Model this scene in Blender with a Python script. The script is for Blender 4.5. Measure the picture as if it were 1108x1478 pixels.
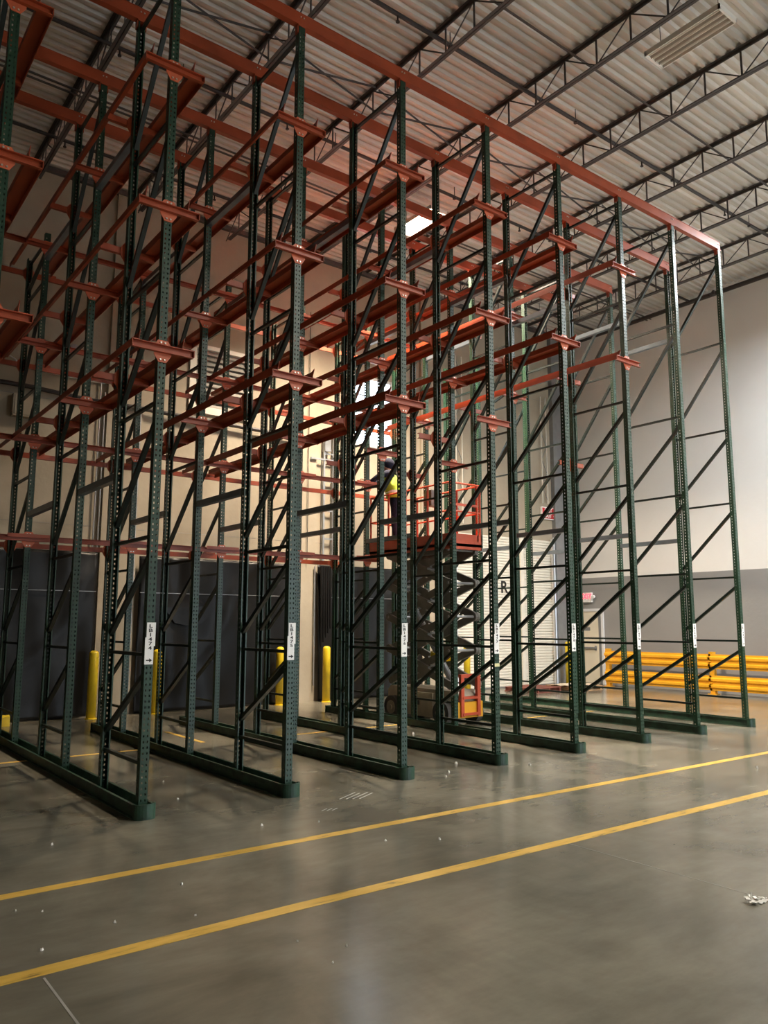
import bpy, bmesh, math, random
from mathutils import Vector, Matrix

random.seed(7)
for o in list(bpy.data.objects):
    bpy.data.objects.remove(o, do_unlink=True)
scene = bpy.context.scene
COL = scene.collection

# ------------------------------------------------------------------ camera
CAM = Vector((-2.7189, -7.1357, 1.7206))
YAW, PITCH, ROLL, FPX = 0.6526, 0.1414, 0.0018, 1129.57
fwd = Vector((math.cos(PITCH) * math.sin(YAW), math.cos(PITCH) * math.cos(YAW), math.sin(PITCH)))
rgt = Vector((math.cos(YAW), -math.sin(YAW), 0))
upv = rgt.cross(fwd)
r2 = math.cos(ROLL) * rgt + math.sin(ROLL) * upv
u2 = -math.sin(ROLL) * rgt + math.cos(ROLL) * upv
cd = bpy.data.cameras.new('camera')
cd.sensor_fit = 'VERTICAL'
cd.sensor_height = 36.0
cd.lens = FPX / 1478.0 * 36.0
cd.clip_end = 200
cam = bpy.data.objects.new('camera', cd)
COL.objects.link(cam)
cam.matrix_world = Matrix(((r2.x, u2.x, -fwd.x, CAM.x), (r2.y, u2.y, -fwd.y, CAM.y), (r2.z, u2.z, -fwd.z, CAM.z), (0, 0, 0, 1)))
scene.camera = cam

# ------------------------------------------------------------------ world, exposure
w = bpy.data.worlds.new('daylight')
scene.world = w
w.use_nodes = True
bg = w.node_tree.nodes['Background']
bg.inputs['Color'].default_value = (0.74, 0.87, 1.0, 1)
bg.inputs['Strength'].default_value = 7.0
scene.view_settings.view_transform = 'Standard'
scene.view_settings.look = 'None'
scene.view_settings.gamma = 1.0
scene.view_settings.use_curve_mapping = False
scene.view_settings.exposure = 0.70

LAMPS_ON = [((7.02, 4.40, 9.86), 860, (1.0, 0.82, 0.62))]
LAMPS_ON += [((x, y, 9.86), 330 if y > -10 else 200, (1.0, 0.95, 0.86)) for x in (7.02, 13.0) for y in (-8.0, -14.0)]
LAMPS_ON += [((13.0, -2.6, 9.86), 640, (0.93, 0.97, 1.0))]
LAMPS_OFF = [(6.85, -1.755, 9.95)]


def area(name, loc, sx, sy, power, col, rot=(0, 0, 0), portal=False, spread=math.pi):
    ld = bpy.data.lights.new(name, 'AREA')
    ld.shape = 'RECTANGLE'
    ld.size = sx
    ld.size_y = sy
    ld.energy = power
    ld.color = col
    if not portal:
        ld.spread = spread
    if portal:
        ld.cycles.is_portal = True
    lo = bpy.data.objects.new(name, ld)
    COL.objects.link(lo)
    lo.location = loc
    lo.rotation_euler = rot
    return lo


# room dimensions
XR, YB, XL, YF, ZC = 16.2, 8.05, -12.0, -18.0, 10.5
WIN = (7.96, 9.08, 6.06, 7.74)          # window in the back wall
LOUV = (3.72, 5.06, 6.22, 7.58)         # louvred window in the back wall
DOCK = (10.5, 15.5, 0.0, 4.6)            # open dock door in the front wall, behind the camera
area('window_daylight', ((WIN[0] + WIN[1]) / 2, YB + 0.12, (WIN[2] + WIN[3]) / 2), 1.12, 1.68, 1, (1, 1, 1), (-math.pi / 2, 0, 0), True)
area('dock_daylight', ((DOCK[0] + DOCK[1]) / 2, YF - 0.12, 2.3), 5.0, 4.6, 1, (1, 1, 1), (math.pi / 2, 0, 0), True)


# ------------------------------------------------------------------ materials
def newmat(name):
    m = bpy.data.materials.new(name)
    m.use_nodes = True
    return m, m.node_tree.nodes, m.node_tree.links, m.node_tree.nodes['Principled BSDF']


def mat(name, col, rough=0.5, metal=0.0, var=0.0, scale=4.0, bump=0.0, bscale=40.0, stretch=(1, 1, 1), rvar=0.0, spec=0.5, coord='Object'):
    m, N, L, b = newmat(name)
    b.inputs['Roughness'].default_value = rough
    b.inputs['Metallic'].default_value = metal
    b.inputs['Specular IOR Level'].default_value = spec
    b.inputs['Base Color'].default_value = (*col, 1)
    tc = N.new('ShaderNodeTexCoord')
    mp = N.new('ShaderNodeMapping')
    mp.inputs['Scale'].default_value = stretch
    L.new(tc.outputs[coord], mp.inputs['Vector'])
    if var > 0:
        n = N.new('ShaderNodeTexNoise')
        n.inputs['Scale'].default_value = scale
        n.inputs['Detail'].default_value = 6
        L.new(mp.outputs[0], n.inputs['Vector'])
        r = N.new('ShaderNodeValToRGB')
        r.color_ramp.elements[0].position = 0.3
        r.color_ramp.elements[1].position = 0.7
        r.color_ramp.elements[0].color = (*[c * (1 - var) for c in col], 1)
        r.color_ramp.elements[1].color = (*[min(1, c * (1 + var)) for c in col], 1)
        L.new(n.outputs[0], r.inputs[0])
        L.new(r.outputs[0], b.inputs['Base Color'])
        if rvar:
            mr = N.new('ShaderNodeMapRange')
            mr.inputs['To Min'].default_value = rough - rvar
            mr.inputs['To Max'].default_value = rough + rvar
            L.new(n.outputs[0], mr.inputs['Value'])
            L.new(mr.outputs[0], b.inputs['Roughness'])
    if bump > 0:
        n2 = N.new('ShaderNodeTexNoise')
        n2.inputs['Scale'].default_value = bscale
        n2.inputs['Detail'].default_value = 5
        L.new(mp.outputs[0], n2.inputs['Vector'])
        bp = N.new('ShaderNodeBump')
        bp.inputs['Strength'].default_value = bump
        bp.inputs['Distance'].default_value = 0.02
        L.new(n2.outputs[0], bp.inputs['Height'])
        L.new(bp.outputs[0], b.inputs['Normal'])
    return m


def emis(name, col, strength):
    m, N, L, b = newmat(name)
    b.inputs['Base Color'].default_value = (*col, 1)
    b.inputs['Emission Color'].default_value = (*col, 1)
    b.inputs['Emission Strength'].default_value = strength
    return m


M = {}
M['green'] = mat('green_enamel', (0.0115, 0.044, 0.0225), 0.40, 0.0, 0.25, 3.0, rvar=0.08)
M['green_dark'] = mat('dark_green_brace', (0.006, 0.014, 0.012), 0.38, 0.0, 0.2, 5.0)
M['green_rail'] = mat('scuffed_green_rail', (0.016, 0.050, 0.030), 0.45, 0.0, 0.6, 9.0, bump=0.1)
M['red'] = mat('red_orange_enamel', (0.36, 0.062, 0.020), 0.40, 0.0, 0.18, 3.0, rvar=0.06)
M['red_bright'] = mat('orange_plate', (0.62, 0.14, 0.06), 0.45, 0.0, 0.1, 8.0)
M['zinc'] = mat('zinc_bolt', (0.75, 0.72, 0.66), 0.3, 0.7)
M['galv'] = mat('grey_spacer', (0.13, 0.16, 0.19), 0.30, 0.25, 0.15, 6.0)
M['joist'] = mat('joist_primer_grey', (0.085, 0.075, 0.070), 0.6, 0.0, 0.2, 2.0)
M['pipe'] = mat('black_pipe', (0.030, 0.022, 0.020), 0.5, 0.0, 0.2, 3.0)
M['sign_white'] = mat('sign_white', (0.95, 0.95, 0.93), 0.4)
M['black_print'] = mat('black_print', (0.01, 0.01, 0.01), 0.5)
M['yellow'] = mat('bollard_yellow', (0.78, 0.56, 0.02), 0.38, 0.0, 0.1, 5.0)
M['amber'] = mat('guardrail_amber', (0.85, 0.42, 0.02), 0.42, 0.0, 0.1, 3.0)
M['plastic'] = mat('black_sheeting', (0.0055, 0.0052, 0.005), 0.40, 0.0, 0.3, 2.0, spec=0.35)
M['doorwhite'] = mat('door_cream', (0.78, 0.75, 0.66), 0.45, 0.0, 0.06, 3.0)
M['doorleaf'] = mat('door_leaf_cream', (0.80, 0.74, 0.60), 0.45, 0.0, 0.05, 3.0)
M['frame_white'] = mat('frame_white', (0.75, 0.76, 0.78), 0.4)
M['grey_metal'] = mat('grey_metal', (0.30, 0.31, 0.32), 0.4, 0.5, 0.1, 5.0)
M['conduit'] = mat('conduit_zinc', (0.55, 0.57, 0.60), 0.28, 0.8)
M['scissor'] = mat('scissor_grey', (0.17, 0.165, 0.15), 0.45, 0.0, 0.25, 4.0)
M['chassis'] = mat('chassis_tan', (0.50, 0.44, 0.34), 0.5, 0.0, 0.2, 4.0)
M['lift_red'] = mat('lift_red', (0.55, 0.085, 0.035), 0.42, 0.0, 0.15, 4.0)
M['rubber'] = mat('rubber_grey', (0.10, 0.095, 0.09), 0.8)
M['navy'] = mat('navy_cloth', (0.010, 0.013, 0.035), 0.9, 0.0, 0.3, 20.0, bump=0.3)
M['hivis'] = mat('hi_vis_yellow', (0.42, 0.60, 0.04), 0.7)
M['skin'] = mat('skin', (0.50, 0.27, 0.18), 0.6)
M['hair'] = mat('dark_hair', (0.015, 0.012, 0.010), 0.8)
M['wood'] = mat('pallet_wood', (0.42, 0.26, 0.14), 0.75, 0.0, 0.35, 6.0, stretch=(1, 8, 8))
M['redwood'] = mat('red_board', (0.22, 0.07, 0.05), 0.7, 0.0, 0.2, 6.0)
M['card'] = mat('cardboard', (0.60, 0.50, 0.38), 0.8, 0.0, 0.2, 6.0)
M['sign_red'] = mat('sign_red', (0.45, 0.02, 0.025), 0.4)
M['exit_glow'] = emis('exit_glow', (1.0, 0.05, 0.08), 2.2)
M['lamp_white'] = mat('lamp_white', (0.88, 0.86, 0.80), 0.45)
M['lamp_refl'] = mat('lamp_reflector', (0.62, 0.57, 0.50), 0.35, 0.2)
M['tube_on'] = emis('lit_tube', (1.0, 0.86, 0.66), 45.0)
M['tube_off'] = mat('unlit_tube', (0.80, 0.77, 0.70), 0.3)
M['paper'] = mat('paper_scrap', (0.80, 0.78, 0.72), 0.7)
M['tape'] = mat('pale_yellow_tape', (0.78, 0.74, 0.40), 0.6)
M['scuff'] = mat('chalk_scuff', (0.42, 0.42, 0.38), 0.8)
M['joint'] = mat('joint_filler', (0.33, 0.31, 0.27), 0.7, 0.0, 0.3, 3.0)


def floor_material():
    m, N, L, b = newmat('polished_concrete')
    tc = N.new('ShaderNodeTexCoord')
    n1 = N.new('ShaderNodeTexNoise'); n1.inputs['Scale'].default_value = 0.55; n1.inputs['Detail'].default_value = 8; n1.inputs['Roughness'].default_value = 0.62
    n1.inputs['Distortion'].default_value = 0.6
    L.new(tc.outputs['Object'], n1.inputs['Vector'])
    mp = N.new('ShaderNodeMapping'); mp.inputs['Scale'].default_value = (0.5, 1.6, 1); mp.inputs['Rotation'].default_value = (0, 0, 0.5)
    L.new(tc.outputs['Object'], mp.inputs['Vector'])
    n2 = N.new('ShaderNodeTexNoise'); n2.inputs['Scale'].default_value = 3.0; n2.inputs['Detail'].default_value = 8; n2.inputs['Roughness'].default_value = 0.7
    L.new(mp.outputs[0], n2.inputs['Vector'])
    r1 = N.new('ShaderNodeValToRGB')
    r1.color_ramp.elements[0].position = 0.30; r1.color_ramp.elements[0].color = (0.106, 0.096, 0.070, 1)
    r1.color_ramp.elements[1].position = 0.72; r1.color_ramp.elements[1].color = (0.255, 0.236, 0.182, 1)
    L.new(n1.outputs[0], r1.inputs[0])
    r2_ = N.new('ShaderNodeValToRGB')
    r2_.color_ramp.elements[0].position = 0.3; r2_.color_ramp.elements[0].color = (0.82, 0.82, 0.82, 1)
    r2_.color_ramp.elements[1].position = 0.75; r2_.color_ramp.elements[1].color = (1.12, 1.12, 1.10, 1)
    L.new(n2.outputs[0], r2_.inputs[0])
    mx = N.new('ShaderNodeMix'); mx.data_type = 'RGBA'; mx.blend_type = 'MULTIPLY'; mx.inputs[0].default_value = 1.0
    L.new(r1.outputs[0], mx.inputs[6]); L.new(r2_.outputs[0], mx.inputs[7])
    L.new(mx.outputs[2], b.inputs['Base Color'])
    mr = N.new('ShaderNodeMapRange'); mr.inputs['To Min'].default_value = 0.14; mr.inputs['To Max'].default_value = 0.30
    L.new(n2.outputs[0], mr.inputs['Value']); L.new(mr.outputs[0], b.inputs['Roughness'])
    n3 = N.new('ShaderNodeTexNoise'); n3.inputs['Scale'].default_value = 2.5; n3.inputs['Detail'].default_value = 3
    L.new(tc.outputs['Object'], n3.inputs['Vector'])
    bp = N.new('ShaderNodeBump'); bp.inputs['Strength'].default_value = 0.04; bp.inputs['Distance'].default_value = 0.03
    L.new(n3.outputs[0], bp.inputs['Height']); L.new(bp.outputs[0], b.inputs['Normal'])
    b.inputs['Specular IOR Level'].default_value = 0.6
    return m


def line_material():
    m, N, L, b = newmat('worn_yellow_paint')
    tc = N.new('ShaderNodeTexCoord')
    mp = N.new('ShaderNodeMapping'); mp.inputs['Scale'].default_value = (1.2, 6, 1)
    L.new(tc.outputs['Object'], mp.inputs['Vector'])
    n = N.new('ShaderNodeTexNoise'); n.inputs['Scale'].default_value = 4; n.inputs['Detail'].default_value = 8
    L.new(mp.outputs[0], n.inputs['Vector'])
    r = N.new('ShaderNodeValToRGB')
    r.color_ramp.elements[0].position = 0.30; r.color_ramp.elements[0].color = (0.22, 0.15, 0.05, 1)
    r.color_ramp.elements[1].position = 0.40; r.color_ramp.elements[1].color = (0.62, 0.38, 0.06, 1)
    e = r.color_ramp.elements.new(0.7); e.color = (0.72, 0.46, 0.10, 1)
    L.new(n.outputs[0], r.inputs[0]); L.new(r.outputs[0], b.inputs['Base Color'])
    b.inputs['Roughness'].default_value = 0.45
    return m


def concrete_wall(name, cols, scale=0.5, two_tone=None):
    m, N, L, b = newmat(name)
    tc = N.new('ShaderNodeTexCoord')
    n = N.new('ShaderNodeTexNoise'); n.inputs['Scale'].default_value = scale; n.inputs['Detail'].default_value = 9; n.inputs['Roughness'].default_value = 0.6
    L.new(tc.outputs['Object'], n.inputs['Vector'])
    r = N.new('ShaderNodeValToRGB')
    r.color_ramp.elements[0].position = 0.3; r.color_ramp.elements[0].color = (*cols[0], 1)
    r.color_ramp.elements[1].position = 0.7; r.color_ramp.elements[1].color = (*cols[1], 1)
    L.new(n.outputs[0], r.inputs[0])
    out = r.outputs[0]
    if two_tone:
        z, low = two_tone
        sp = N.new('ShaderNodeSeparateXYZ'); L.new(tc.outputs['Object'], sp.inputs[0])
        gt = N.new('ShaderNodeMath'); gt.operation = 'GREATER_THAN'; gt.inputs[1].default_value = z
        L.new(sp.outputs[2], gt.inputs[0])
        mx = N.new('ShaderNodeMix'); mx.data_type = 'RGBA'
        mx.inputs[6].default_value = (*low, 1)
        L.new(gt.outputs[0], mx.inputs[0]); L.new(out, mx.inputs[7])
        out = mx.outputs[2]
    L.new(out, b.inputs['Base Color'])
    b.inputs['Roughness'].default_value = 0.75
    n2 = N.new('ShaderNodeTexNoise'); n2.inputs['Scale'].default_value = 12; n2.inputs['Detail'].default_value = 6
    L.new(tc.outputs['Object'], n2.inputs['Vector'])
    bp = N.new('ShaderNodeBump'); bp.inputs['Strength'].default_value = 0.15; bp.inputs['Distance'].default_value = 0.02
    L.new(n2.outputs[0], bp.inputs['Height']); L.new(bp.outputs[0], b.inputs['Normal'])
    return m


M['floor'] = floor_material()
M['line'] = line_material()
M['wall_tan'] = concrete_wall('tan_concrete', ((0.34, 0.29, 0.215), (0.44, 0.385, 0.295)), 0.7)
M['wall_white'] = concrete_wall('white_over_grey_paint', ((0.78, 0.77, 0.75), (0.84, 0.83, 0.81)), 0.4, (3.06, (0.30, 0.295, 0.29)))
M['deck'] = mat('deck_galvanised', (0.60, 0.56, 0.50), 0.55, 0.1, 0.22, 0.9, stretch=(0.25, 3.0, 1), rvar=0.1)
gm, gN, gL, gb = newmat('window_glass')
gb.inputs['Base Color'].default_value = (0.95, 0.98, 1, 1)
gb.inputs['Roughness'].default_value = 0.05
gb.inputs['Transmission Weight'].default_value = 1.0
gb.inputs['IOR'].default_value = 1.02
M['glass'] = gm


# ------------------------------------------------------------------ mesh helpers
class MB:
    def __init__(self):
        self.v, self.f = [], []

    def add(self, vs, fs):
        o = len(self.v)
        self.v += [tuple(v) for v in vs]
        self.f += [tuple(i + o for i in f) for f in fs]
        return self

    def box(self, x0, x1, y0, y1, z0, z1):
        return self.add([(x0, y0, z0), (x1, y0, z0), (x1, y1, z0), (x0, y1, z0), (x0, y0, z1), (x1, y0, z1), (x1, y1, z1), (x0, y1, z1)],
                        [(0, 3, 2, 1), (4, 5, 6, 7), (0, 1, 5, 4), (1, 2, 6, 5), (2, 3, 7, 6), (3, 0, 4, 7)])

    def bar(self, a, b, w, h, up=(0, 0, 1)):
        a, b, up = Vector(a), Vector(b), Vector(up)
        d = (b - a).normalized()
        s = d.cross(up).normalized() * (w / 2)
        u = s.cross(d).normalized() * (h / 2)
        vs = [p + q for p in (a, b) for q in (-s - u, s - u, s + u, -s + u)]
        return self.add(vs, [(0, 1, 2, 3)[::-1], (4, 5, 6, 7), (0, 1, 5, 4), (1, 2, 6, 5), (2, 3, 7, 6), (3, 0, 4, 7)])

    def tube(self, a, b, r, n=8, r1=None, caps=True):
        a, b = Vector(a), Vector(b)
        d = (b - a).normalized()
        t = Vector((0, 0, 1)) if abs(d.z) < 0.9 else Vector((1, 0, 0))
        s = d.cross(t).normalized()
        u = s.cross(d)
        r1 = r if r1 is None else r1
        vs = []
        for p, rr in ((a, r), (b, r1)):
            for i in range(n):
                q = 2 * math.pi * i / n
                vs.append(p + (s * math.cos(q) + u * math.sin(q)) * rr)
        fs = [(i, (i + 1) % n, n + (i + 1) % n, n + i) for i in range(n)]
        if caps:
            fs += [tuple(range(n))[::-1], tuple(range(n, 2 * n))]
        return self.add(vs, fs)

    def lathe(self, c, prof, n=20):
        cx, cy, cz = c
        vs, fs = [], []
        for r, z in prof:
            for i in range(n):
                q = 2 * math.pi * i / n
                vs.append((cx + r * math.cos(q), cy + r * math.sin(q), cz + z))
        for k in range(len(prof) - 1):
            for i in range(n):
                j = (i + 1) % n
                fs.append((k * n + i, k * n + j, (k + 1) * n + j, (k + 1) * n + i))
        fs.append(tuple(range((len(prof) - 1) * n, len(prof) * n)))
        return self.add(vs, fs)

    def prism(self, pts, axis, a, b, close=True):
        """2-D outline pts extruded along axis ('x','y','z') from a to b"""
        n = len(pts)

        def P(p, t):
            if axis == 'x': return (t, p[0], p[1])
            if axis == 'y': return (p[0], t, p[1])
            return (p[0], p[1], t)
        vs = [P(p, a) for p in pts] + [P(p, b) for p in pts]
        m = n if close else n - 1
        fs = [(i, (i + 1) % n, n + (i + 1) % n, n + i) for i in range(m)]
        if close:
            fs += [tuple(range(n))[::-1], tuple(range(n, 2 * n))]
        return self.add(vs, fs)

    def mesh(self, name, m, smooth=False, recalc=True):
        me = bpy.data.meshes.new(name)
        me.from_pydata(self.v, [], self.f)
        if recalc:
            bm = bmesh.new(); bm.from_mesh(me)
            bmesh.ops.recalc_face_normals(bm, faces=bm.faces)
            bm.to_mesh(me); bm.free()
        if m is not None:
            me.materials.append(m)
        if smooth:
            for p in me.polygons: p.use_smooth = True
        me.update()
        return me

    def build(self, name, m, parent=None, loc=(0, 0, 0), rotz=0.0, smooth=False):
        return link(name, self.mesh(name, m, smooth), parent, loc, rotz)


def link(name, me, parent=None, loc=(0, 0, 0), rotz=0.0):
    o = bpy.data.objects.new(name, me)
    COL.objects.link(o)
    o.location = loc
    o.rotation_euler = (0, 0, rotz)
    if parent is not None:
        o.parent = parent
    return o


def tag(o, label, cat, group=None):
    o['label'] = label
    o['category'] = cat
    if group: o['group'] = group
    return o


def empty(name, label, cat, loc=(0, 0, 0), rotz=0.0, group=None):
    o = bpy.data.objects.new(name, None)
    COL.objects.link(o)
    o.location = loc
    o.rotation_euler = (0, 0, rotz)
    o.empty_display_size = 0.1
    return tag(o, label, cat, group)


def struct(o, label):
    o['kind'] = 'structure'
    o['label'] = label
    return o


def text_mesh(body, size, m, name, depth=0.002, line=1.0, align='CENTER'):
    cu = bpy.data.curves.new(name, 'FONT')
    cu.body = body
    cu.size = size
    cu.align_x = align
    cu.align_y = 'CENTER'
    cu.extrude = depth
    cu.space_line = line
    cu.offset = size * 0.02
    ob = bpy.data.objects.new(name, cu)
    COL.objects.link(ob)
    dg = bpy.context.evaluated_depsgraph_get()
    me = bpy.data.meshes.new_from_object(ob.evaluated_get(dg))
    bpy.data.objects.remove(ob, do_unlink=True)
    me.materials.clear()
    me.materials.append(m)
    return me


# ------------------------------------------------------------------ the room
fl = MB().box(XL, XR, YF, YB, -0.2, 0).build('floor', M['floor'])
struct(fl, 'polished grey-brown concrete warehouse floor with yellow painted lines')
# painted lines and slab joints lie on the floor
for y0, y1, tilt in ((-1.555, -1.455, -0.012), (-2.83, -2.72, -0.016)):
    a, b = -10.0, 15.0
    o = MB().add([(x, y + tilt * max(0, x), z) for z in (0.0005, 0.002) for (x, y) in ((a, y0), (0.0, y0), (b, y0), (b, y1), (0.0, y1), (a, y1))],
                 [(0, 1, 4, 5)[::-1], (1, 2, 3, 4)[::-1], (6, 7, 10, 11), (7, 8, 9, 10), (0, 1, 7, 6), (1, 2, 8, 7), (2, 3, 9, 8), (3, 4, 10, 9), (4, 5, 11, 10), (5, 0, 6, 11)]).build('floor_line', M['line'], fl)
    o['label'] = 'long yellow painted floor line'
for x0, x1, y0, y1 in ((-8, 1.45, 3.66, 3.73), (2.30, 2.37, 3.8, 5.2), (3.2, 5.9, 3.66, 3.73), (8.0, 10.3, 3.0, 3.06)):
    o = MB().box(x0, x1, y0, y1, 0.0005, 0.0018).build('floor_line', M['line'], fl)
for x, hw in ((-5.45, 0.004), (-1.54, 0.006), (2.39, 0.003)):
    MB().box(x - hw, x + hw, YF + 0.1, -2.86, 0.0004, 0.0012).build('slab_joint', M['joint'], fl)
for i in range(4):   # chalky drag marks on the slab
    a = Vector((1.83 + 0.055 * i, -0.47 - 0.035 * i, 0.001))
    d = Vector((0.30, 0.16, 0)) * (1.0 - 0.12 * (i % 2))
    MB().bar(a, a + d, 0.012, 0.0012).build('scuff_mark', M['scuff'], fl)
for i in range(3):
    a = Vector((1.42 + 0.045 * i, -0.78 - 0.02 * i, 0.001))
    MB().bar(a, a + Vector((0.09, 0.05, 0)), 0.010, 0.0012).build('scuff_mark', M['scuff'], fl)


def wall_with_holes(name, x0, x1, z0, z1, holes, ya, yb, m):
    """wall slab in the xz plane between ya and yb, rectangular holes left open"""
    xs = sorted({x0, x1, *[h[0] for h in holes], *[h[1] for h in holes]})
    zs = sorted({z0, z1, *[h[2] for h in holes], *[h[3] for h in holes]})
    mb = MB()
    for i in range(len(xs) - 1):
        for k in range(len(zs) - 1):
            cx, cz = (xs[i] + xs[i + 1]) / 2, (zs[k] + zs[k + 1]) / 2
            if any(h[0] < cx < h[1] and h[2] < cz < h[3] for h in holes): continue
            mb.box(xs[i], xs[i + 1], ya, yb, zs[k], zs[k + 1])
    me = mb.mesh(name, m, recalc=False)
    bm = bmesh.new(); bm.from_mesh(me)
    bmesh.ops.remove_doubles(bm, verts=bm.verts, dist=1e-5)
    # drop the inner faces shared by two boxes
    seen = {}
    for f in bm.faces:
        seen.setdefault(tuple(sorted(v.index for v in f.verts)), []).append(f)
    bmesh.ops.delete(bm, geom=[f for fs in seen.values() if len(fs) > 1 for f in fs], context='FACES')
    bmesh.ops.recalc_face_normals(bm, faces=bm.faces)
    bm.to_mesh(me); bm.free()
    return link(name, me)


wb = wall_with_holes('wall_back', XL, XR + 0.25, 0, ZC + 0.3, [WIN, LOUV], YB, YB + 0.2, M['wall_tan'])
struct(wb, 'tan tilt-up concrete back wall behind the racking')
for x0, x1 in ((2.02, 2.72), (6.40, 6.86), (10.05, 10.5)):
    MB().box(x0, x1, YB - 0.07, YB, 0, ZC).build('pilaster', M['wall_tan'], wb)
MB().box(15.12, 15.62, YB - 0.14, YB, 0, ZC).build('pilaster', M['grey_metal'], wb)['label'] = 'grey steel corner column'
for z in (3.55, 5.9, 8.3):
    MB().box(XL, 15.1, YB - 0.004, YB, z - 0.006, z + 0.006).build('panel_joint', M['joint'], wb)
wr = MB().box(XR, XR + 0.2, YF, YB, 0, ZC + 0.3).build('wall_right', M['wall_white'])
struct(wr, 'painted side wall, white above and grey below')
wl = MB().box(XL - 0.2, XL, YF, YB, 0, ZC + 0.3).build('wall_left', M['wall_tan'])
struct(wl, 'tan concrete side wall out of view')
wf = wall_with_holes('wall_front', XL, XR + 0.25, 0, ZC + 0.3, [DOCK], YF - 0.2, YF, M['wall_tan'])
struct(wf, 'tan concrete wall behind the viewpoint with an open dock door')

# ceiling: corrugated deck, bar joists with chords and web bars
mb = MB()
y, p = YF, 0.166
pts = []
while y < YB:
    pts += [(y, ZC), (y + 0.055, ZC), (y + 0.083, ZC + 0.045), (y + 0.138, ZC + 0.045)]
    y += p
pts.append((YB, ZC))
top = [(a, b + 0.02) for a, b in pts]
n = len(pts)
for (ya, za), (yb, zb) in zip(pts[:-1], pts[1:]):
    mb.add([(XL, ya, za), (XR, ya, za), (XR, yb, zb), (XL, yb, zb)], [(0, 1, 2, 3)])
    mb.add([(XL, ya, za + 0.02), (XR, ya, za + 0.02), (XR, yb, zb + 0.02), (XL, yb, zb + 0.02)], [(3, 2, 1, 0)])
ceil = link('ceiling', mb.mesh('ceiling', M['deck'], recalc=False))
struct(ceil, 'corrugated steel roof deck on dark open-web joists')
ZB_ = 10.0
chord_top = MB().box(-0.055, -0.006, YF, YB, ZC - 0.008, ZC).box(-0.012, -0.006, YF, YB, ZC - 0.055, ZC - 0.008) \
    .box(0.006, 0.055, YF, YB, ZC - 0.008, ZC).box(0.006, 0.012, YF, YB, ZC - 0.055, ZC - 0.008).mesh('top_chord', M['joist'])
chord_bot = MB().box(-0.05, -0.006, YF, YB - 0.35, ZB_, ZB_ + 0.007).box(-0.012, -0.006, YF, YB - 0.35, ZB_ + 0.007, ZB_ + 0.05) \
    .box(0.006, 0.05, YF, YB - 0.35, ZB_, ZB_ + 0.007).box(0.006, 0.012, YF, YB - 0.35, ZB_ + 0.007, ZB_ + 0.05).mesh('bottom_chord', M['joist'])


def web_bar(mb, k):
    ya, yb = 0.02 + 0.6 * k, 0.62 + 0.6 * k
    if k % 2 == 0: a, b = (0, ya, ZC - 0.03), (0, yb, ZB_ + 0.02)
    else: a, b = (0, ya, ZB_ + 0.02), (0, yb, ZC - 0.03)
    return mb.tube(a, b, 0.0115, 6)


def web_post(mb, k):
    ya = 0.02 + 0.6 * k
    return mb.bar((0, ya, ZB_ + 0.02), (0, ya, ZC - 0.03), 0.03, 0.012, (1, 0, 0))


VIEW_K = range(-4, 13)
bar_me = {k: web_bar(MB(), k).mesh('web_bar', M['joist']) for k in VIEW_K}
post_me = {k: web_post(MB(), k).mesh('web_strut', M['joist']) for k in VIEW_K}
mbf = MB()
for k in range(-29, -4):
    web_bar(mbf, k); web_post(mbf, k)
far_me = mbf.mesh('web_bars', M['joist'])
mba = MB()
for k in range(-29, 13):
    web_bar(mba, k); web_post(mba, k)
all_me = mba.mesh('web_bars', M['joist'])
JX = [4.34 + 1.96 * k for k in range(-8, 6)]
for x in JX:
    j = link('bar_joist', chord_top, ceil, (x, 0, 0))
    j['label'] = 'dark open-web steel bar joist'
    link('bottom_chord', chord_bot, j)
    if x > 0 :
        for k in VIEW_K:
            link('web_bar', bar_me[k], j)
            link('web_strut', post_me[k], j)
        link('web_bars', far_me, j)['kind'] = 'stuff'
    else:
        link('web_bars', all_me, j)['kind'] = 'stuff'
# bridging between the joists
br = MB()
xa = MB().bar((0.04, 0, ZB_ + 0.03), (1.92, 0, ZC - 0.05), 0.008, 0.035).mesh('bridging_bar', M['joist'])
xb = MB().bar((0.04, 0.02, ZC - 0.05), (1.92, 0.02, ZB_ + 0.03), 0.008, 0.035).mesh('bridging_bar', M['joist'])
for x in JX[3:-1]:
    for yy in (2.3, ):
        link('bridging_bar', xa, ceil, (x, yy, 0))
        link('bridging_bar', xb, ceil, (x, yy, 0))
for yy, zz in ((-0.28, ZB_ + 0.30), (5.14, ZB_ + 0.28), (5.26, ZB_ + 0.28), (-3.2, ZB_ + 0.3)):
    MB().box(XL, XR, yy - 0.02, yy + 0.02, zz, zz + 0.006).box(XL, XR, yy + 0.014, yy + 0.02, zz, zz + 0.04).build('bridging_angle', M['joist'], ceil)
# joist seat ledger along the back wall
MB().box(XL, XR, YB - 0.09, YB, ZC - 0.12, ZC - 0.02).build('ledger_angle', M['joist'], ceil)

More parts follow.
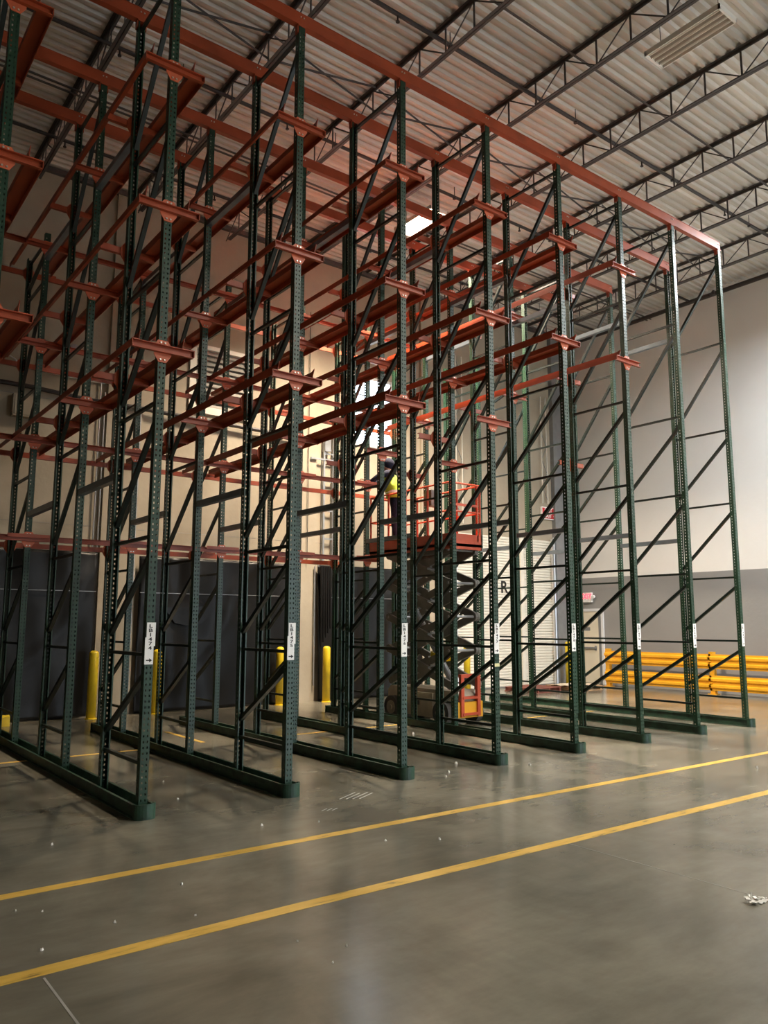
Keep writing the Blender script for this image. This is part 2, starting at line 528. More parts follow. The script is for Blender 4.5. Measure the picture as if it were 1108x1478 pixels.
# sprinkler pipes hung under the deck
for i, (yy, lab) in enumerate(((0.70, 'black sprinkler pipe under the roof deck near the front posts'),
                               (3.77, 'black sprinkler pipe under the roof deck over the middle frames'),
                               (6.64, 'black sprinkler pipe under the roof deck near the back wall'))):
    s = tag(MB().tube((XL, yy, ZC - 0.22), (XR - 0.35, yy, ZC - 0.22), 0.032, 10).build('sprinkler_pipe', M['pipe'], smooth=False), lab, 'pipe', 'sprinkler pipes')
    for x in [1.6 + 2.9 * k for k in range(5)]:
        h = MB().tube((x, yy, ZC - 0.22), (x, yy, ZC - 0.001), 0.008, 6).tube((x, yy, ZC - 0.235), (x, yy, ZC - 0.265), 0.038, 8).build('pipe_hanger', M['pipe'], s)
    for x in [0.6 + 2.9 * k for k in range(5)]:
        MB().tube((x, yy, ZC - 0.25), (x, yy, ZC - 0.33), 0.014, 8).tube((x, yy, ZC - 0.33), (x, yy, ZC - 0.345), 0.03, 8).build('sprinkler_head', M['pipe'], s)
s = tag(MB().tube((XR - 0.28, -8, ZC - 0.24), (XR - 0.28, YB - 0.1, ZC - 0.24), 0.06, 10).build('sprinkler_main', M['pipe']), 'thick black sprinkler main along the top of the white wall', 'pipe')
for y in (6.3, 3.2, 0.2):
    MB().tube((XR - 0.28, y, ZC - 0.24), (XR - 0.72, y - 0.35, ZC - 0.36), 0.028, 8).tube((XR - 0.72, y - 0.35, ZC - 0.36), (XR - 0.72, y - 0.35, ZC - 0.46), 0.036, 8).build('branch_stub', M['pipe'], s)
MB().tube((XR - 0.28, 5.9, ZC - 0.24), (XR - 0.28, 5.9, ZC - 0.001), 0.05, 8).tube((XR - 0.28, 5.9, ZC - 0.05), (XR - 0.28, 5.9, ZC - 0.12), 0.075, 8).build('riser', M['pipe'], s)


# ------------------------------------------------------------------ ceiling lamps
def lamp(loc, lit, label, power=0, col=(1, 1, 1), spread=165):
    x, y, z = loc
    root = empty('high_bay_lamp', label, 'ceiling lamp', (x, y, z), 0, 'high bay ceiling lamps')
    W, Lh = 0.22, 0.585
    # open tray: rim, sloped reflector troughs, tubes, housing
    b = MB()
    b.box(-W, -W + 0.015, -Lh, Lh, 0, 0.07).box(W - 0.015, W, -Lh, Lh, 0, 0.07).box(-W, W, -Lh, -Lh + 0.03, 0, 0.07).box(-W, W, Lh - 0.03, Lh, 0, 0.07)
    b.box(-W, W, -Lh, Lh, 0.07, 0.08)
    b.build('housing', M['lamp_white'], root)
    for i in range(4):
        cx = -W + 0.015 + (i + 0.5) * (2 * W - 0.03) / 4
        hw = (2 * W - 0.03) / 8
        MB().prism([(cx - hw, 0.004), (cx - hw + 0.004, 0.002), (cx - hw * 0.55, 0.055), (cx + hw * 0.55, 0.055), (cx + hw - 0.004, 0.002), (cx + hw, 0.004), (cx + hw, 0.066), (cx - hw, 0.066)], 'y', -Lh + 0.03, Lh - 0.03).build('reflector', M['lamp_refl'], root)
        MB().tube((cx, -Lh + 0.035, 0.030), (cx, Lh - 0.035, 0.030), 0.0135, 8).build('tube', M['tube_on'] if lit else M['tube_off'], root)
    for sy in (-0.45, 0.45):
        MB().tube((0, sy, 0.08), (0, sy, ZC - z), 0.005, 6).build('suspension_wire', M['pipe'], root)
    if lit:
        lo = area('lamp_light', (x, y, z - 0.03), 2 * W, 2 * Lh, power, col, spread=math.radians(spread))


lamp(LAMPS_OFF[0], False, 'unlit white louvred ceiling lamp hanging between joists')
for i, (loc, pw, c) in enumerate(LAMPS_ON):
    lamp(loc, True, 'glaring lit ceiling lamp above the racking' if i == 0 else 'lit ceiling lamp over the open floor', pw, c, 128 if i == 0 else 165)

# ------------------------------------------------------------------ back wall openings
x0, x1, z0, z1 = WIN
w1 = MB().box(x0 - 0.05, x0 + 0.03, YB - 0.02, YB + 0.2, z0 - 0.05, z1 + 0.05).box(x1 - 0.03, x1 + 0.05, YB - 0.02, YB + 0.2, z0 - 0.05, z1 + 0.05) \
    .box(x0, x1, YB - 0.02, YB + 0.2, z0 - 0.05, z0 + 0.03).box(x0, x1, YB - 0.02, YB + 0.2, z1 - 0.03, z1 + 0.05).build('window_1', M['frame_white'])
struct(w1, 'bright square-paned window high in the back wall')
xm, zm = (x0 + x1) / 2, [z0 + (z1 - z0) * k / 4 for k in range(5)]
MB().box(xm - 0.014, xm + 0.014, YB + 0.06, YB + 0.10, z0, z1).build('mullion', M['frame_white'], w1)
for k in (1, 2, 3):
    MB().box(x0, x1, YB + 0.06, YB + 0.10, zm[k] - 0.016, zm[k] + 0.016).build('glazing_bar', M['grey_metal'], w1)
for k in range(4):
    for a, b in ((x0 + 0.03, xm - 0.014), (xm + 0.014, x1 - 0.03)):
        MB().box(a, b, YB + 0.078, YB + 0.084, zm[k] + 0.016, zm[k + 1] - 0.016).build('pane', M['glass'], w1)
x0, x1, z0, z1 = LOUV
w2 = MB().box(x0 - 0.02, x0 + 0.12, YB - 0.05, YB + 0.1, z0 - 0.1, z1).box(x1 - 0.04, x1 + 0.05, YB - 0.05, YB + 0.1, z0 - 0.1, z1) \
    .box(x0, x1, YB - 0.05, YB + 0.1, z1 - 0.04, z1 + 0.05).box(x0, x1, YB - 0.06, YB + 0.1, z0 - 0.1, z0 + 0.05).box(x0, x1, YB + 0.12, YB + 0.14, z0, z1).build('window_2', M['doorwhite'])
struct(w2, 'shuttered window with wide grey louvre slats')
M['slat'] = mat('slat_grey', (0.30, 0.28, 0.25), 0.5, 0.1, 0.1, 4.0)
lm = MB().prism([(YB - 0.015, 0.0), (YB + 0.05, 0.09), (YB + 0.06, 0.115), (YB + 0.045, 0.115), (YB - 0.005, 0.0)], 'x', x0 + 0.12, x1 - 0.04).mesh('slat', M['slat'])
for k in range(11):
    link('slat', lm, w2, (0, 0, z0 + 0.06 + 0.115 * k))

# roll-up door, frame, hood
dx0, dx1, dz = 11.25, 15.02, 4.12
d1 = MB().box(dx0 - 0.12, dx0, YB - 0.08, YB, 0, dz + 0.05).box(dx1, dx1 + 0.09, YB - 0.08, YB, 0, dz + 0.05).build('door_1', M['frame_white'])
struct(d1, 'cream slatted roll-up door lettered R in black')
sl = MB().prism([(YB - 0.012, 0.002), (YB - 0.03, 0.012), (YB - 0.034, 0.04), (YB - 0.03, 0.066), (YB - 0.012, 0.076), (YB - 0.006, 0.076), (YB - 0.006, 0.002)], 'x', dx0, dx1).mesh('door_slat', M['doorwhite'])
for k in range(53):
    link('door_slat', sl, d1, (0, 0, 0.03 + 0.077 * k))
MB().box(13.66, 13.80, YB - 0.075, YB - 0.04, 0.02, dz).build('wind_post', M['doorwhite'], d1)
MB().box(dx0, dx1, YB - 0.05, YB - 0.003, 0.0, 0.03).build('bottom_bar', M['grey_metal'], d1)
o = link('letter', text_mesh('R', 0.46, M['black_print'], 'letter', 0.001), d1, (13.02, YB - 0.037, 2.70))
o.rotation_euler = (math.pi / 2, 0, 0)

# man door in the right wall
d2 = MB().box(XR - 0.05, XR, 7.14, 7.22, 0, 2.16).box(XR - 0.05, XR, 7.98, 8.05, 0, 2.16).box(XR - 0.05, XR, 7.14, 8.05, 2.08, 2.16).build('door_2', M['frame_white'])
struct(d2, 'cream exit door in a white frame in the grey wall')
lf = MB().box(XR - 0.03, XR, 7.32, 7.98, 0.02, 2.08).build('door_leaf', M['doorleaf'], d2)
MB().box(XR - 0.035, XR, 7.22, 7.32, 0.02, 2.08).build('dark_jamb', M['grey_metal'], d2)
MB().box(XR - 0.08, XR - 0.03, 7.40, 7.92, 1.00, 1.05).box(XR - 0.06, XR - 0.03, 7.40, 7.46, 0.96, 1.09).build('push_bar', M['grey_metal'], d2)
o = MB().box(XR - 0.033, XR - 0.03, 7.62, 7.86, 1.52, 1.62).build('notice', M['grey_metal'], d2)
# illuminated exit sign over the door
es = empty('exit_sign', 'lit red EXIT sign with emergency lamps above the cream door', 'exit sign', (XR - 0.001, 7.70, 2.36))
MB().box(-0.07, 0, -0.19, 0.19, 0.03, 0.27).build('sign_box', M['sign_white'], es)
t = link('sign_lettering', text_mesh('EXIT', 0.20, M['exit_glow'], 'sign_lettering', 0.002), es, (-0.074, 0.0, 0.155))
t.rotation_euler = (math.pi / 2, 0, -math.pi / 2)
MB().box(-0.09, 0, -0.19, 0.19, -0.01, 0.03).build('battery_box', M['sign_white'], es)
for s_ in (-0.27, 0.27):
    MB().tube((-0.05, s_, 0.15), (-0.13, s_ * 1.02, 0.13), 0.05, 10).tube((-0.03, s_ * 0.65, 0.15), (-0.05, s_, 0.15), 0.015, 6).build('emergency_lamp', M['sign_white'], es)
# red exit arrow board on the back wall
sg = empty('exit_board', 'red board with white EXIT lettering and arrow above the roll-up door', 'sign', (14.97, YB - 0.06, 4.92))
MB().box(-0.36, 0.36, -0.01, 0.05, -0.18, 0.18).build('white_border', M['sign_white'], sg)
MB().box(-0.335, 0.335, -0.013, -0.01, -0.155, 0.155).build('red_panel', M['sign_red'], sg)
for body, sz, x, z in (('EXIT', 0.16, -0.08, 0.075), ('EXIT', 0.16, -0.10, -0.075)):
    t = link('sign_lettering', text_mesh(body, sz, M['sign_white'], 'sign_lettering', 0.001), sg, (x, -0.015, z))
    t.rotation_euler = (math.pi / 2, 0, 0)
MB().box(0.14, 0.24, -0.016, -0.013, -0.09, -0.06).prism([(0.23, -0.12), (0.31, -0.075), (0.23, -0.03)], 'y', -0.016, -0.013).build('arrow', M['sign_white'], sg)

# ------------------------------------------------------------------ black sheeting over the dock openings
def sheet(x0, x1, z1, label, seed):
    rnd = random.Random(seed)
    nx, nz = 70, 48
    wv = [(rnd.uniform(1.5, 5), rnd.uniform(-2.5, 2.5), rnd.uniform(0, 6), rnd.uniform(0.006, 0.020)) for _ in range(10)]
    vs, fs = [], []
    for k in range(nz + 1):
        z = 0.015 + (z1 - 0.015) * k / nz
        for i in range(nx + 1):
            x = x0 + (x1 - x0) * i / nx
            e = min(1.0, min(i, nx - i) / 5)
            d = sum(a * math.sin(fx * x * 1.7 + fz * z + ph + 0.7 * math.sin(x * 2 + ph)) for fx, fz, ph, a in wv)
            d += 0.05 * max(0, math.sin((x - x0) * 3.1 - z * 2.2 + 0.4 * math.sin(3 * z))) ** 8 * (z / z1)
            if k < 4: d += 0.02 * (4 - k) / 4
            vs.append((x, YB - 0.095 + max(-0.062, min(0.02, -0.8 * d - 0.02)), z))
    for k in range(nz):
        for i in range(nx):
            a = k * (nx + 1) + i
            fs.append((a, a + 1, a + nx + 2, a + nx + 1))
    o = MB().add(vs, fs)
    ob = o.build('plastic_sheet', M['plastic'], smooth=True)
    sol = ob.modifiers.new('thickness', 'SOLIDIFY'); sol.thickness = 0.004
    tag(ob, label, 'plastic sheet', 'black sheets over the dock openings')
    MB().box(x0 + 0.02, x1 - 0.02, YB - 0.168, YB - 0.160, 2.30, 2.312).build('seam', M['grey_metal'], ob)
    return ob


sheet(-2.4, 1.98, 3.04, 'wrinkled black plastic sheet hung on the back wall behind the LB1474 row', 3)
s2 = sheet(2.78, 6.34, 3.02, 'black plastic sheet with a sagging flap on the back wall behind LB1475', 5)
MB().prism([(3.35, 2.02), (4.30, 2.06), (4.32, 1.98), (4.10, 1.72), (3.80, 1.66), (3.52, 1.72), (3.34, 1.95)], 'y', YB - 0.20, YB - 0.165).build('flap', M['plastic'], s2)
s3 = sheet(6.92, 10.0, 3.04, 'black plastic sheet on the back wall behind the scissor lift', 8)
mb = MB()
for i in range(5):
    x = 6.96 + 0.06 * i
    mb.tube((x, YB - 0.19, 3.0), (x + 0.02, YB - 0.185, 1.2 + 0.1 * i), 0.035, 7, 0.02)
mb.build('gathered_edge', M['plastic'], s3)


# ------------------------------------------------------------------ bollards
def bollard(x, y, lab):
    h, r = 1.22, 0.085
    o = MB().lathe((0, 0, 0), [(0.0, 0.0), (r, 0.0), (r, h - r * 0.7), (r * 0.94, h - r * 0.42), (r * 0.72, h - r * 0.16), (r * 0.4, h - 0.02 * r), (0.01, h)], 20).build('bollard', M['yellow'], None, (x, y, 0), smooth=True)
    MB().lathe((0, 0, 0), [(r + 0.02, 0), (r + 0.02, 0.012), (r, 0.02)], 20).build('base_ring', M['yellow'], o)
    tag(o, lab, 'bollard', 'yellow bollards along the back wall')


tag(MB().prism([(7.40, 0.0), (7.42, 0.15), (7.46, 0.18), (7.52, 0.18), (7.56, 0.15), (7.58, 0.0)], 'x', -0.75, 0.50).build('wheel_stop', M['yellow']), 'low yellow wheel stop block in front of the first black sheet', 'wheel stop')
bollard(1.90, 7.62, 'yellow bollard between the wheel stop and the concrete pilaster')
bollard(3.13, 7.70, 'yellow bollard beside the concrete pilaster behind the LB1474 marker')
bollard(5.85, 7.72, 'yellow bollard behind the post marked LB1475')
bollard(7.02, 7.70, 'yellow bollard by the gathered sheet edge between LB1475 and LB1476')
bollard(11.15, 7.55, 'yellow bollard behind the scissor lift beside the roll-up door')
bollard(15.15, 7.62, 'yellow bollard in the corner between roll-up door and exit door')

# ------------------------------------------------------------------ pipes and fittings on the back wall
def pipe_run(pts, r, lab, name='conduit', m='conduit', group=None):
    mb = MB()
    for a, b in zip(pts[:-1], pts[1:]): mb.tube(a, b, r, 8)
    return tag(mb.build(name, M[m]), lab, 'pipe', group)


Yw = YB - 0.04
pipe_run([(-6, Yw - .04, 6.05), (0.55, Yw - .04, 6.05), (1.7, Yw - .04, 5.98), (2.0, Yw - .1, 5.98), (6.2, Yw - .1, 5.92)], 0.045, 'thick black pipe running level along the back wall', m='pipe', name='wall_pipe')
pipe_run([(-6, Yw, 6.62), (0.2, Yw, 6.58), (0.32, Yw, 6.52), (0.34, Yw, 6.46)], 0.016, 'thin conduit bending down on the back wall above the black pipe', group='wall conduits')
pipe_run([(-6, Yw, 6.46), (0.0, Yw, 6.40), (1.95, Yw, 6.38)], 0.016, 'thin straight level conduit on the back wall below the bent one', group='wall conduits')
for x, zt in ((1.88, 6.6), (1.97, 6.2)):
    pipe_run([(x, Yw, 3.1), (x, Yw, zt)], 0.014, 'thin vertical conduit on the back wall above the first black sheet', group='vertical wall conduits')
pipe_run([(6.62, Yw - .07, 3.05), (6.62, Yw - .07, 9.0)], 0.008, 'thin black cable down the pilaster above the second bollard pair', 'wall_cable', 'pipe')
pipe_run([(6.83, Yw - .075, 0.35), (6.83, Yw - .075, 3.0)], 0.018, 'short vertical conduit on the pilaster beside the gathered sheet')
pipe_run([(2.66, Yw - .075, 0.35), (2.66, Yw - .075, 6.0)], 0.018, 'vertical conduit on the pilaster behind the LB1474 marker')
pipe_run([(14.96, YB - 0.17, 0.03), (14.96, YB - 0.17, 4.2)], 0.035, 'shiny vertical pipe at the edge of the roll-up door', 'drain_pipe')
pipe_run([(11.02, YB - 0.17, 0.03), (11.02, YB - 0.17, 2.4)], 0.03, 'shiny vertical pipe behind the scissor lift', 'drain_pipe')
# round vent and grey junction box on the wall
o = tag(MB().tube((1.35, YB - 0.03, 6.98), (1.35, YB, 6.98), 0.075, 14).build('wall_plug', M['grey_metal']), 'small round grey plug on the back wall between racking posts', 'wall plug')
o = tag(MB().box(0.30, 0.75, YB - 0.16, YB - 0.001, 5.45, 5.86).build('junction_box', M['wall_tan']), 'grey box on the back wall under the black pipe', 'junction box')
MB().box(0.33, 0.72, YB - 0.17, YB - 0.16, 5.48, 5.83).build('cover', M['wall_tan'], o)
# track ladder beside the window
ld = empty('wall_ladder', 'narrow grey metal ladder track on the back wall beside the bright window', 'ladder', (7.18, YB - 0.1, 3.1))
for s_ in (-0.13, 0.13):
    MB().box(s_ - 0.022, s_ + 0.022, -0.02, 0.02, 0, 3.15).build('rail', M['grey_metal'], ld)
for z in (0.55, 1.2, 1.9, 2.55, 3.1):
    MB().box(-0.13, 0.13, -0.012, 0.012, z - 0.02, z + 0.02).build('rung', M['grey_metal'], ld)
MB().box(-0.14, 0.02, -0.06, 0.08, 2.6, 3.15).build('top_box', M['grey_metal'], ld)
MB().box(-0.5, 0.14, -0.03, 0.0, 2.38, 2.42).build('side_arm', M['grey_metal'], ld)
MB().lathe((0.32, -0.05, 2.45), [(0.02, -0.1), (0.07, -0.05), (0.08, 0.05), (0.05, 0.12), (0.01, 0.14)], 12).box(0.10, 0.32, -0.055, -0.035, 2.45, 2.47).build('bracket_lamp', M['pipe'], ld)
for x, lab in ((11.35, 'pale lattice strut on the back wall above the scissor lift'), (14.75, 'pale lattice strut on the back wall above the exit board')):
    lt = empty('lattice_strut', lab, 'strut', (x, YB - 0.09, 4.35 if x < 12 else 5.2))
    H = 4.6 if x < 12 else 3.2
    for s_ in (-0.11, 0.11):
        MB().box(s_ - 0.012, s_ + 0.012, -0.012, 0.012, 0, H).build('chord', M['doorwhite'], lt)
    zz, k = 0.1, 0
    while zz + 0.4 < H:
        MB().bar((-0.11 if k % 2 else 0.11, 0, zz), (0.11 if k % 2 else -0.11, 0, zz + 0.4), 0.01, 0.016, (0, 1, 0)).build('brace', M['grey_metal'], lt)
        zz += 0.4; k += 1

# ------------------------------------------------------------------ guard rail along the right wall
GX = 15.78
GY = [6.72, 3.62, 0.52, -2.58]
for i, y in enumerate(GY):
    root = empty('guardrail_post', ('amber guardrail post at the exit door end', 'amber guardrail post seen between the LB1480 and LB1481 posts', 'amber guardrail post along the grey wall past the racking', 'amber guardrail post along the grey wall past the racking')[i], 'guardrail post', (GX, y, 0), 0, 'amber guardrail posts')
    MB().box(-0.06, 0.06, -0.06, 0.06, 0.012, 1.02).box(-0.065, 0.065, -0.065, 0.065, 1.02, 1.035).build('post_tube', M['amber'], root)
    MB().box(-0.11, 0.11, -0.11, 0.11, 0, 0.012).build('base_plate', M['amber'], root)
prof = [(0.00, 0.00), (0.0, 0.045), (-0.045, 0.075), (-0.045, 0.125), (0.0, 0.155), (0.0, 0.205), (-0.045, 0.235), (-0.045, 0.285), (0.0, 0.315), (0.0, 0.36)]
prof2 = prof + [(px + 0.008, pz) for px, pz in reversed(prof)]
for i in range(3):
    for z, lv in ((0.62, 'upper'), (0.10, 'lower')):
        o = MB().prism([(GX - 0.075 + px, z + pz) for px, pz in prof2], 'y', GY[i + 1] - 0.02 + 0.025, GY[i] + 0.06).build('guardrail_beam', M['amber'])
        where = ('next to the exit door', 'behind the end post LB1481', 'past the last rack row')[i]
        tag(o, f'{lv} amber corrugated guardrail beam {where}', 'guardrail', 'amber guardrail beams')
        for s_ in (0.05, -0.05):
            pass
        for yy in (GY[i] - 0.0, GY[i + 1] + 0.03):
            MB().tube((GX - 0.125, yy, z + 0.18), (GX - 0.06, yy, z + 0.18), 0.018, 8).build('bolt', M['amber'], o)

# ------------------------------------------------------------------ racking
BAY = 1.5
YP = [0.0, 1.056, 2.395, 3.42, 4.82, 5.87]
HT, HC = 8.57, 7.55
PW, PD = 0.080, 0.078
ROWS = list(range(-1, 8))
MARK = {r: f'LB{1474 + r}' for r in range(0, 8)}


def rowname(r):
    return f'row {MARK[r]}' if r >= 0 else 'row lacking a marker'


def perforated_post(H):
    """cold-formed C post: perforated web at -y, perforated flanges, lips at the open back"""
    v, f = [], []
    P0, hp, hh, hw = 0.035, 0.0508, 0.020, 0.0125

    def quad(a, b, c, d):
        o = len(v); v.extend((a, b, c, d)); f.append((o, o + 1, o + 2, o + 3))
    nh = int((H - 0.07) / hp)
    bands = []
    z = 0.0
    for i in range(nh):
        zc = P0 + i * hp
        bands.append((z, zc - hh / 2, False)); bands.append((zc - hh / 2, zc + hh / 2, True))
        z = zc + hh / 2
    bands.append((z, H, False))

    def strip(u0, u1, holes, fn):
        cuts = []
        c = u0
        for h in holes:
            cuts.append((c, h - hw / 2)); c = h + hw / 2
        cuts.append((c, u1))
        for za, zb, hole in bands:
            for a, b in (cuts if hole else [(u0, u1)]):
                quad(fn(a, za), fn(b, za), fn(b, zb), fn(a, zb))
    w_, d_ = PW / 2, PD / 2
    strip(-w_, w_, (-0.019, 0.019), lambda u, z: (u, -d_, z))
    strip(-d_, d_, (0.004,), lambda u, z: (-w_, u, z))
    strip(-d_, d_, (0.004,), lambda u, z: (w_, u, z))
    for s_ in (-1, 1):
        quad((s_ * w_, d_, 0), (s_ * (w_ - 0.014), d_, 0), (s_ * (w_ - 0.014), d_, H), (s_ * w_, d_, H))
        quad((s_ * (w_ - 0.014), d_, 0), (s_ * (w_ - 0.014), d_ - 0.012, 0), (s_ * (w_ - 0.014), d_ - 0.012, H), (s_ * (w_ - 0.014), d_, H))
    me = bpy.data.meshes.new('post')
    me.from_pydata(v, [], f)
    me.materials.append(M['green'])
    return me


Z0P = 0.012
post_hi, post_lo = perforated_post(HT - Z0P), perforated_post(HC - Z0P)
ZH = [0.46, 1.43, 2.53, 3.84, 5.17, 6.80, 8.47]
FR = [(0, 1, HT, 'front'), (2, 3, HT, 'middle'), (4, 5, HC, 'rear')]
brace_cache = {}


def frame_braces(depth, H):
    key = (round(depth, 3), H)
    if key in brace_cache: return brace_cache[key]
    zs = [z for z in ZH if z < H - 0.05]
    if zs[-1] < H - 0.3: zs.append(H - 0.10)
    hs = [MB().box(-0.018, 0.018, 0.030, depth - 0.030, z - 0.016, z + 0.016).mesh('horizontal_brace', M['green_dark']) for z in zs]
    ds = []
    for a, b in zip(zs[:-1], zs[1:]):
        ds.append(MB().bar((0.0, depth - 0.028, a + 0.19), (0.0, 0.028, b - 0.17), 0.046, 0.046, (1, 0, 0)).mesh('diagonal_brace', M['green_dark']))
    brace_cache[key] = (hs, ds)
    return brace_cache[key]


foot = MB().box(-0.06, 0.06, -0.0385, 0.0385, 0, 0.012).mesh('base_plate', M['green_rail'])
for r in ROWS:
    for a, b, H, nm in FR:
        d = YP[b] - YP[a]
        root = empty('upright_frame', f'tall dark green perforated upright frame, {nm} of rack {rowname(r)}', 'rack frame', (r * BAY, YP[a], 0), 0, 'upright frames')
        pm = post_hi if H == HT else post_lo
        link('post', pm, root, (0, 0, Z0P))
        link('post', pm, root, (0, d, Z0P), math.pi)
        link('base_plate', foot, root, (0, 0, 0))
        link('base_plate', foot, root, (0, d, 0))
        hs, ds = frame_braces(d, H)
        for me in hs: link('horizontal_brace', me, root)
        for me in ds: link('diagonal_brace', me, root)

# floor rails with rounded front guards
RW, RH = 0.068, 0.125
ch = MB()
for s_ in (-1, 1):
    o0 = s_ * RW
    i0 = s_ * (RW - 0.006)
    ch2 = MB()
side = {}
for s_ in (-1, 1):
    a, b = s_ * (RW + 0.026), s_ * RW
    side[s_] = MB().prism([(b, 0.0), (a, 0.0), (a, 0.010), (b + s_ * 0.007, 0.016), (b + s_ * 0.007, RH - 0.016), (a, RH - 0.008), (a, RH), (b, RH)], 'y', -0.075, 6.02).mesh('side_channel', M['green_rail'])
capv = [(s * 0.5, 0) for s in (1,)]
arc = [(-(RW + 0.03), -0.06)] + [(-(RW + 0.03) * math.cos(t), -0.09 - 0.055 * math.sin(t)) for t in [math.pi * k / 10 for k in range(11)]] + [(RW + 0.03, -0.06)]
inn = [(-RW - 0.018, -0.06)] + [(-(RW + 0.018) * math.cos(t), -0.088 - 0.044 * math.sin(t)) for t in [math.pi * k / 10 for k in range(11)]] + [(RW + 0.018, -0.06)]
mcap = MB()
nA = len(arc)
vs = [(x, y, 0.0) for x, y in arc] + [(x, y, RH + 0.008) for x, y in arc] + [(x, y, RH + 0.008) for x, y in inn] + [(x, y, 0.0) for x, y in inn]
fs = []
for k in range(3):
    for i in range(nA - 1):
        fs.append((k * nA + i, k * nA + i + 1, (k + 1) * nA + i + 1, (k + 1) * nA + i))
for i in range(nA - 1):
    fs.append((3 * nA + i, 3 * nA + i + 1, i + 1, i))
mcap.add(vs, fs)
mcap.box(-RW, RW, -0.12, -0.05, RH - 0.02, RH - 0.012)
cap_me = mcap.mesh('end_guard', M['green_rail'])
rear_me = MB().box(-RW - 0.026, RW + 0.026, 6.02, 6.035, 0, RH + 0.004).mesh('rear_plate', M['green_rail'])
for r in ROWS:
    root = empty('floor_rail', f'scuffed green floor rail with rounded front guard under rack {rowname(r)}', 'floor rail', (r * BAY, 0, 0), 0, 'floor rails')
    link('side_channel', side[-1], root)
    link('side_channel', side[1], root)
    link('end_guard', cap_me, root)
    link('rear_plate', rear_me, root)

# spacers between the frames
for lo, hi, tname in ((YP[1], YP[2], 'front and middle'), (YP[3], YP[4], 'middle and rear')):
    me = MB().box(-0.036, 0.036, lo + PD / 2, hi - PD / 2, 0.0, 0.006).box(-0.036, -0.030, lo + PD / 2, hi - PD / 2, 0.006, 0.075).box(0.030, 0.036, lo + PD / 2, hi - PD / 2, 0.006, 0.075).mesh('row_spacer', M['galv'])
    for r in ROWS:
        for z, lv in ((3.22, 'low'), (7.12, 'high')):
            o = link('row_spacer', me, None, (r * BAY, 0, z))
            tag(o, f'{lv} grey spacer bar joining {tname} frames of rack {rowname(r)}', 'spacer bar', 'row spacers')
            for yy in (lo + PD / 2 - 0.004, hi - PD / 2 + 0.004):
                pass

# top tie beams across all rows
for k, nm in ((0, 'front posts'), (1, 'rear posts of the front frames'), (2, 'front posts of the middle frames'), (3, 'rear posts of the middle frames')):
    y = YP[k]
    xa, xb = -9.0, 7 * BAY + 0.05
    mb = MB().box(xa, xb, y - 0.035, y + 0.035, HT + 0.02, HT + 0.175).box(xa, xb, y - 0.041, y - 0.035, HT + 0.02, HT + 0.028).box(xa, xb, y - 0.041, y - 0.035, HT + 0.167, HT + 0.175)
    o = tag(mb.build('tie_beam', M['red']), f'long red-orange tie beam across the tops of the {nm}', 'tie beam', 'top tie beams')
    for r in ROWS:
        x = r * BAY
        MB().box(x - 0.052, x + 0.052, y - 0.046, y + 0.046, HT + 0.001, HT + 0.02).box(x - 0.056, x - 0.042, y - 0.03, y + 0.03, HT - 0.08, HT + 0.001).box(x + 0.042, x + 0.056, y - 0.03, y + 0.03, HT - 0.08, HT + 0.001).build('saddle', M['red'], o)
        for s_ in (-0.02, 0.02):
            MB().tube((x + s_, y - 0.037, HT + 0.12), (x + s_, y - 0.046, HT + 0.12), 0.009, 6).build('bolt', M['zinc'], o)

# arms and load rails
LV = {1: 4.38, 2: 5.83, 3: 7.36}
LVN = {0: 'knee-high', 1: 'lowest', 2: 'middle', 3: 'top'}
AX = 0.30
ARM_T = 0.075


def arm_meshes(s):
    """s = -1: arm on the front face of a post, +1: on its rear face; origin at post centre, level height"""
    f0 = s * (PD / 2 + 0.008)
    f1 = s * (PD / 2 + 0.050)
    y0, y1 = min(f0, f1), max(f0, f1)
    t = 0.006
    arm = MB().box(-AX, AX, min(f0, f0 + s * t), max(f0, f0 + s * t), -ARM_T, 0).box(-AX, AX, y0, y1, -t, 0).box(-AX, AX, y0, y1, -ARM_T, -ARM_T + t).mesh('arm', M['red'])
    p0 = s * (PD / 2)
    p1 = s * (PD / 2 + 0.008)
    plate = MB().prism([(-0.085, -ARM_T), (-0.085, -ARM_T - 0.02), (-0.04, -0.165), (0.04, -0.165), (0.085, -ARM_T - 0.02), (0.085, -ARM_T), (0.085, 0.0), (0.05, 0.055), (-0.05, 0.055), (-0.085, 0.0)], 'y', min(p0, p1), max(p0, p1)).mesh('mounting_plate', M['red_bright'])
    return arm, plate, MB().tube((0, p1, 0), (0, p1 + s * 0.010, 0), 0.0095, 6).mesh('bolt', M['zinc'])


def add_bolts(plate, s):
    for bx, bz in ((-0.02, -0.14), (0.02, -0.14), (-0.02, 0.03), (0.02, 0.03)):
        link('bolt', ARMS[s][2], plate, (bx, 0, bz))


ARMS = {s: arm_meshes(s) for s in (-1, 1)}
POSTN = {0: 'front post of front frame', 1: 'rear post of front frame', 2: 'front post of middle frame', 3: 'rear post of middle frame', 4: 'front post of rear frame'}


def arm(r, k, lv):
    s = -1 if k in (0, 2, 4) else 1
    am, pm, bm_ = ARMS[s]
    o = link('rail_arm', am, None, (r * BAY, YP[k], LV[lv]))
    tag(o, f'red arm at {LVN[lv]} level, {POSTN[k]}, {rowname(r) if r >= 0 else "row beside LB1474"}', 'rack arm', 'load rail arms')
    p = link('mounting_plate', pm, o)
    add_bolts(p, s)


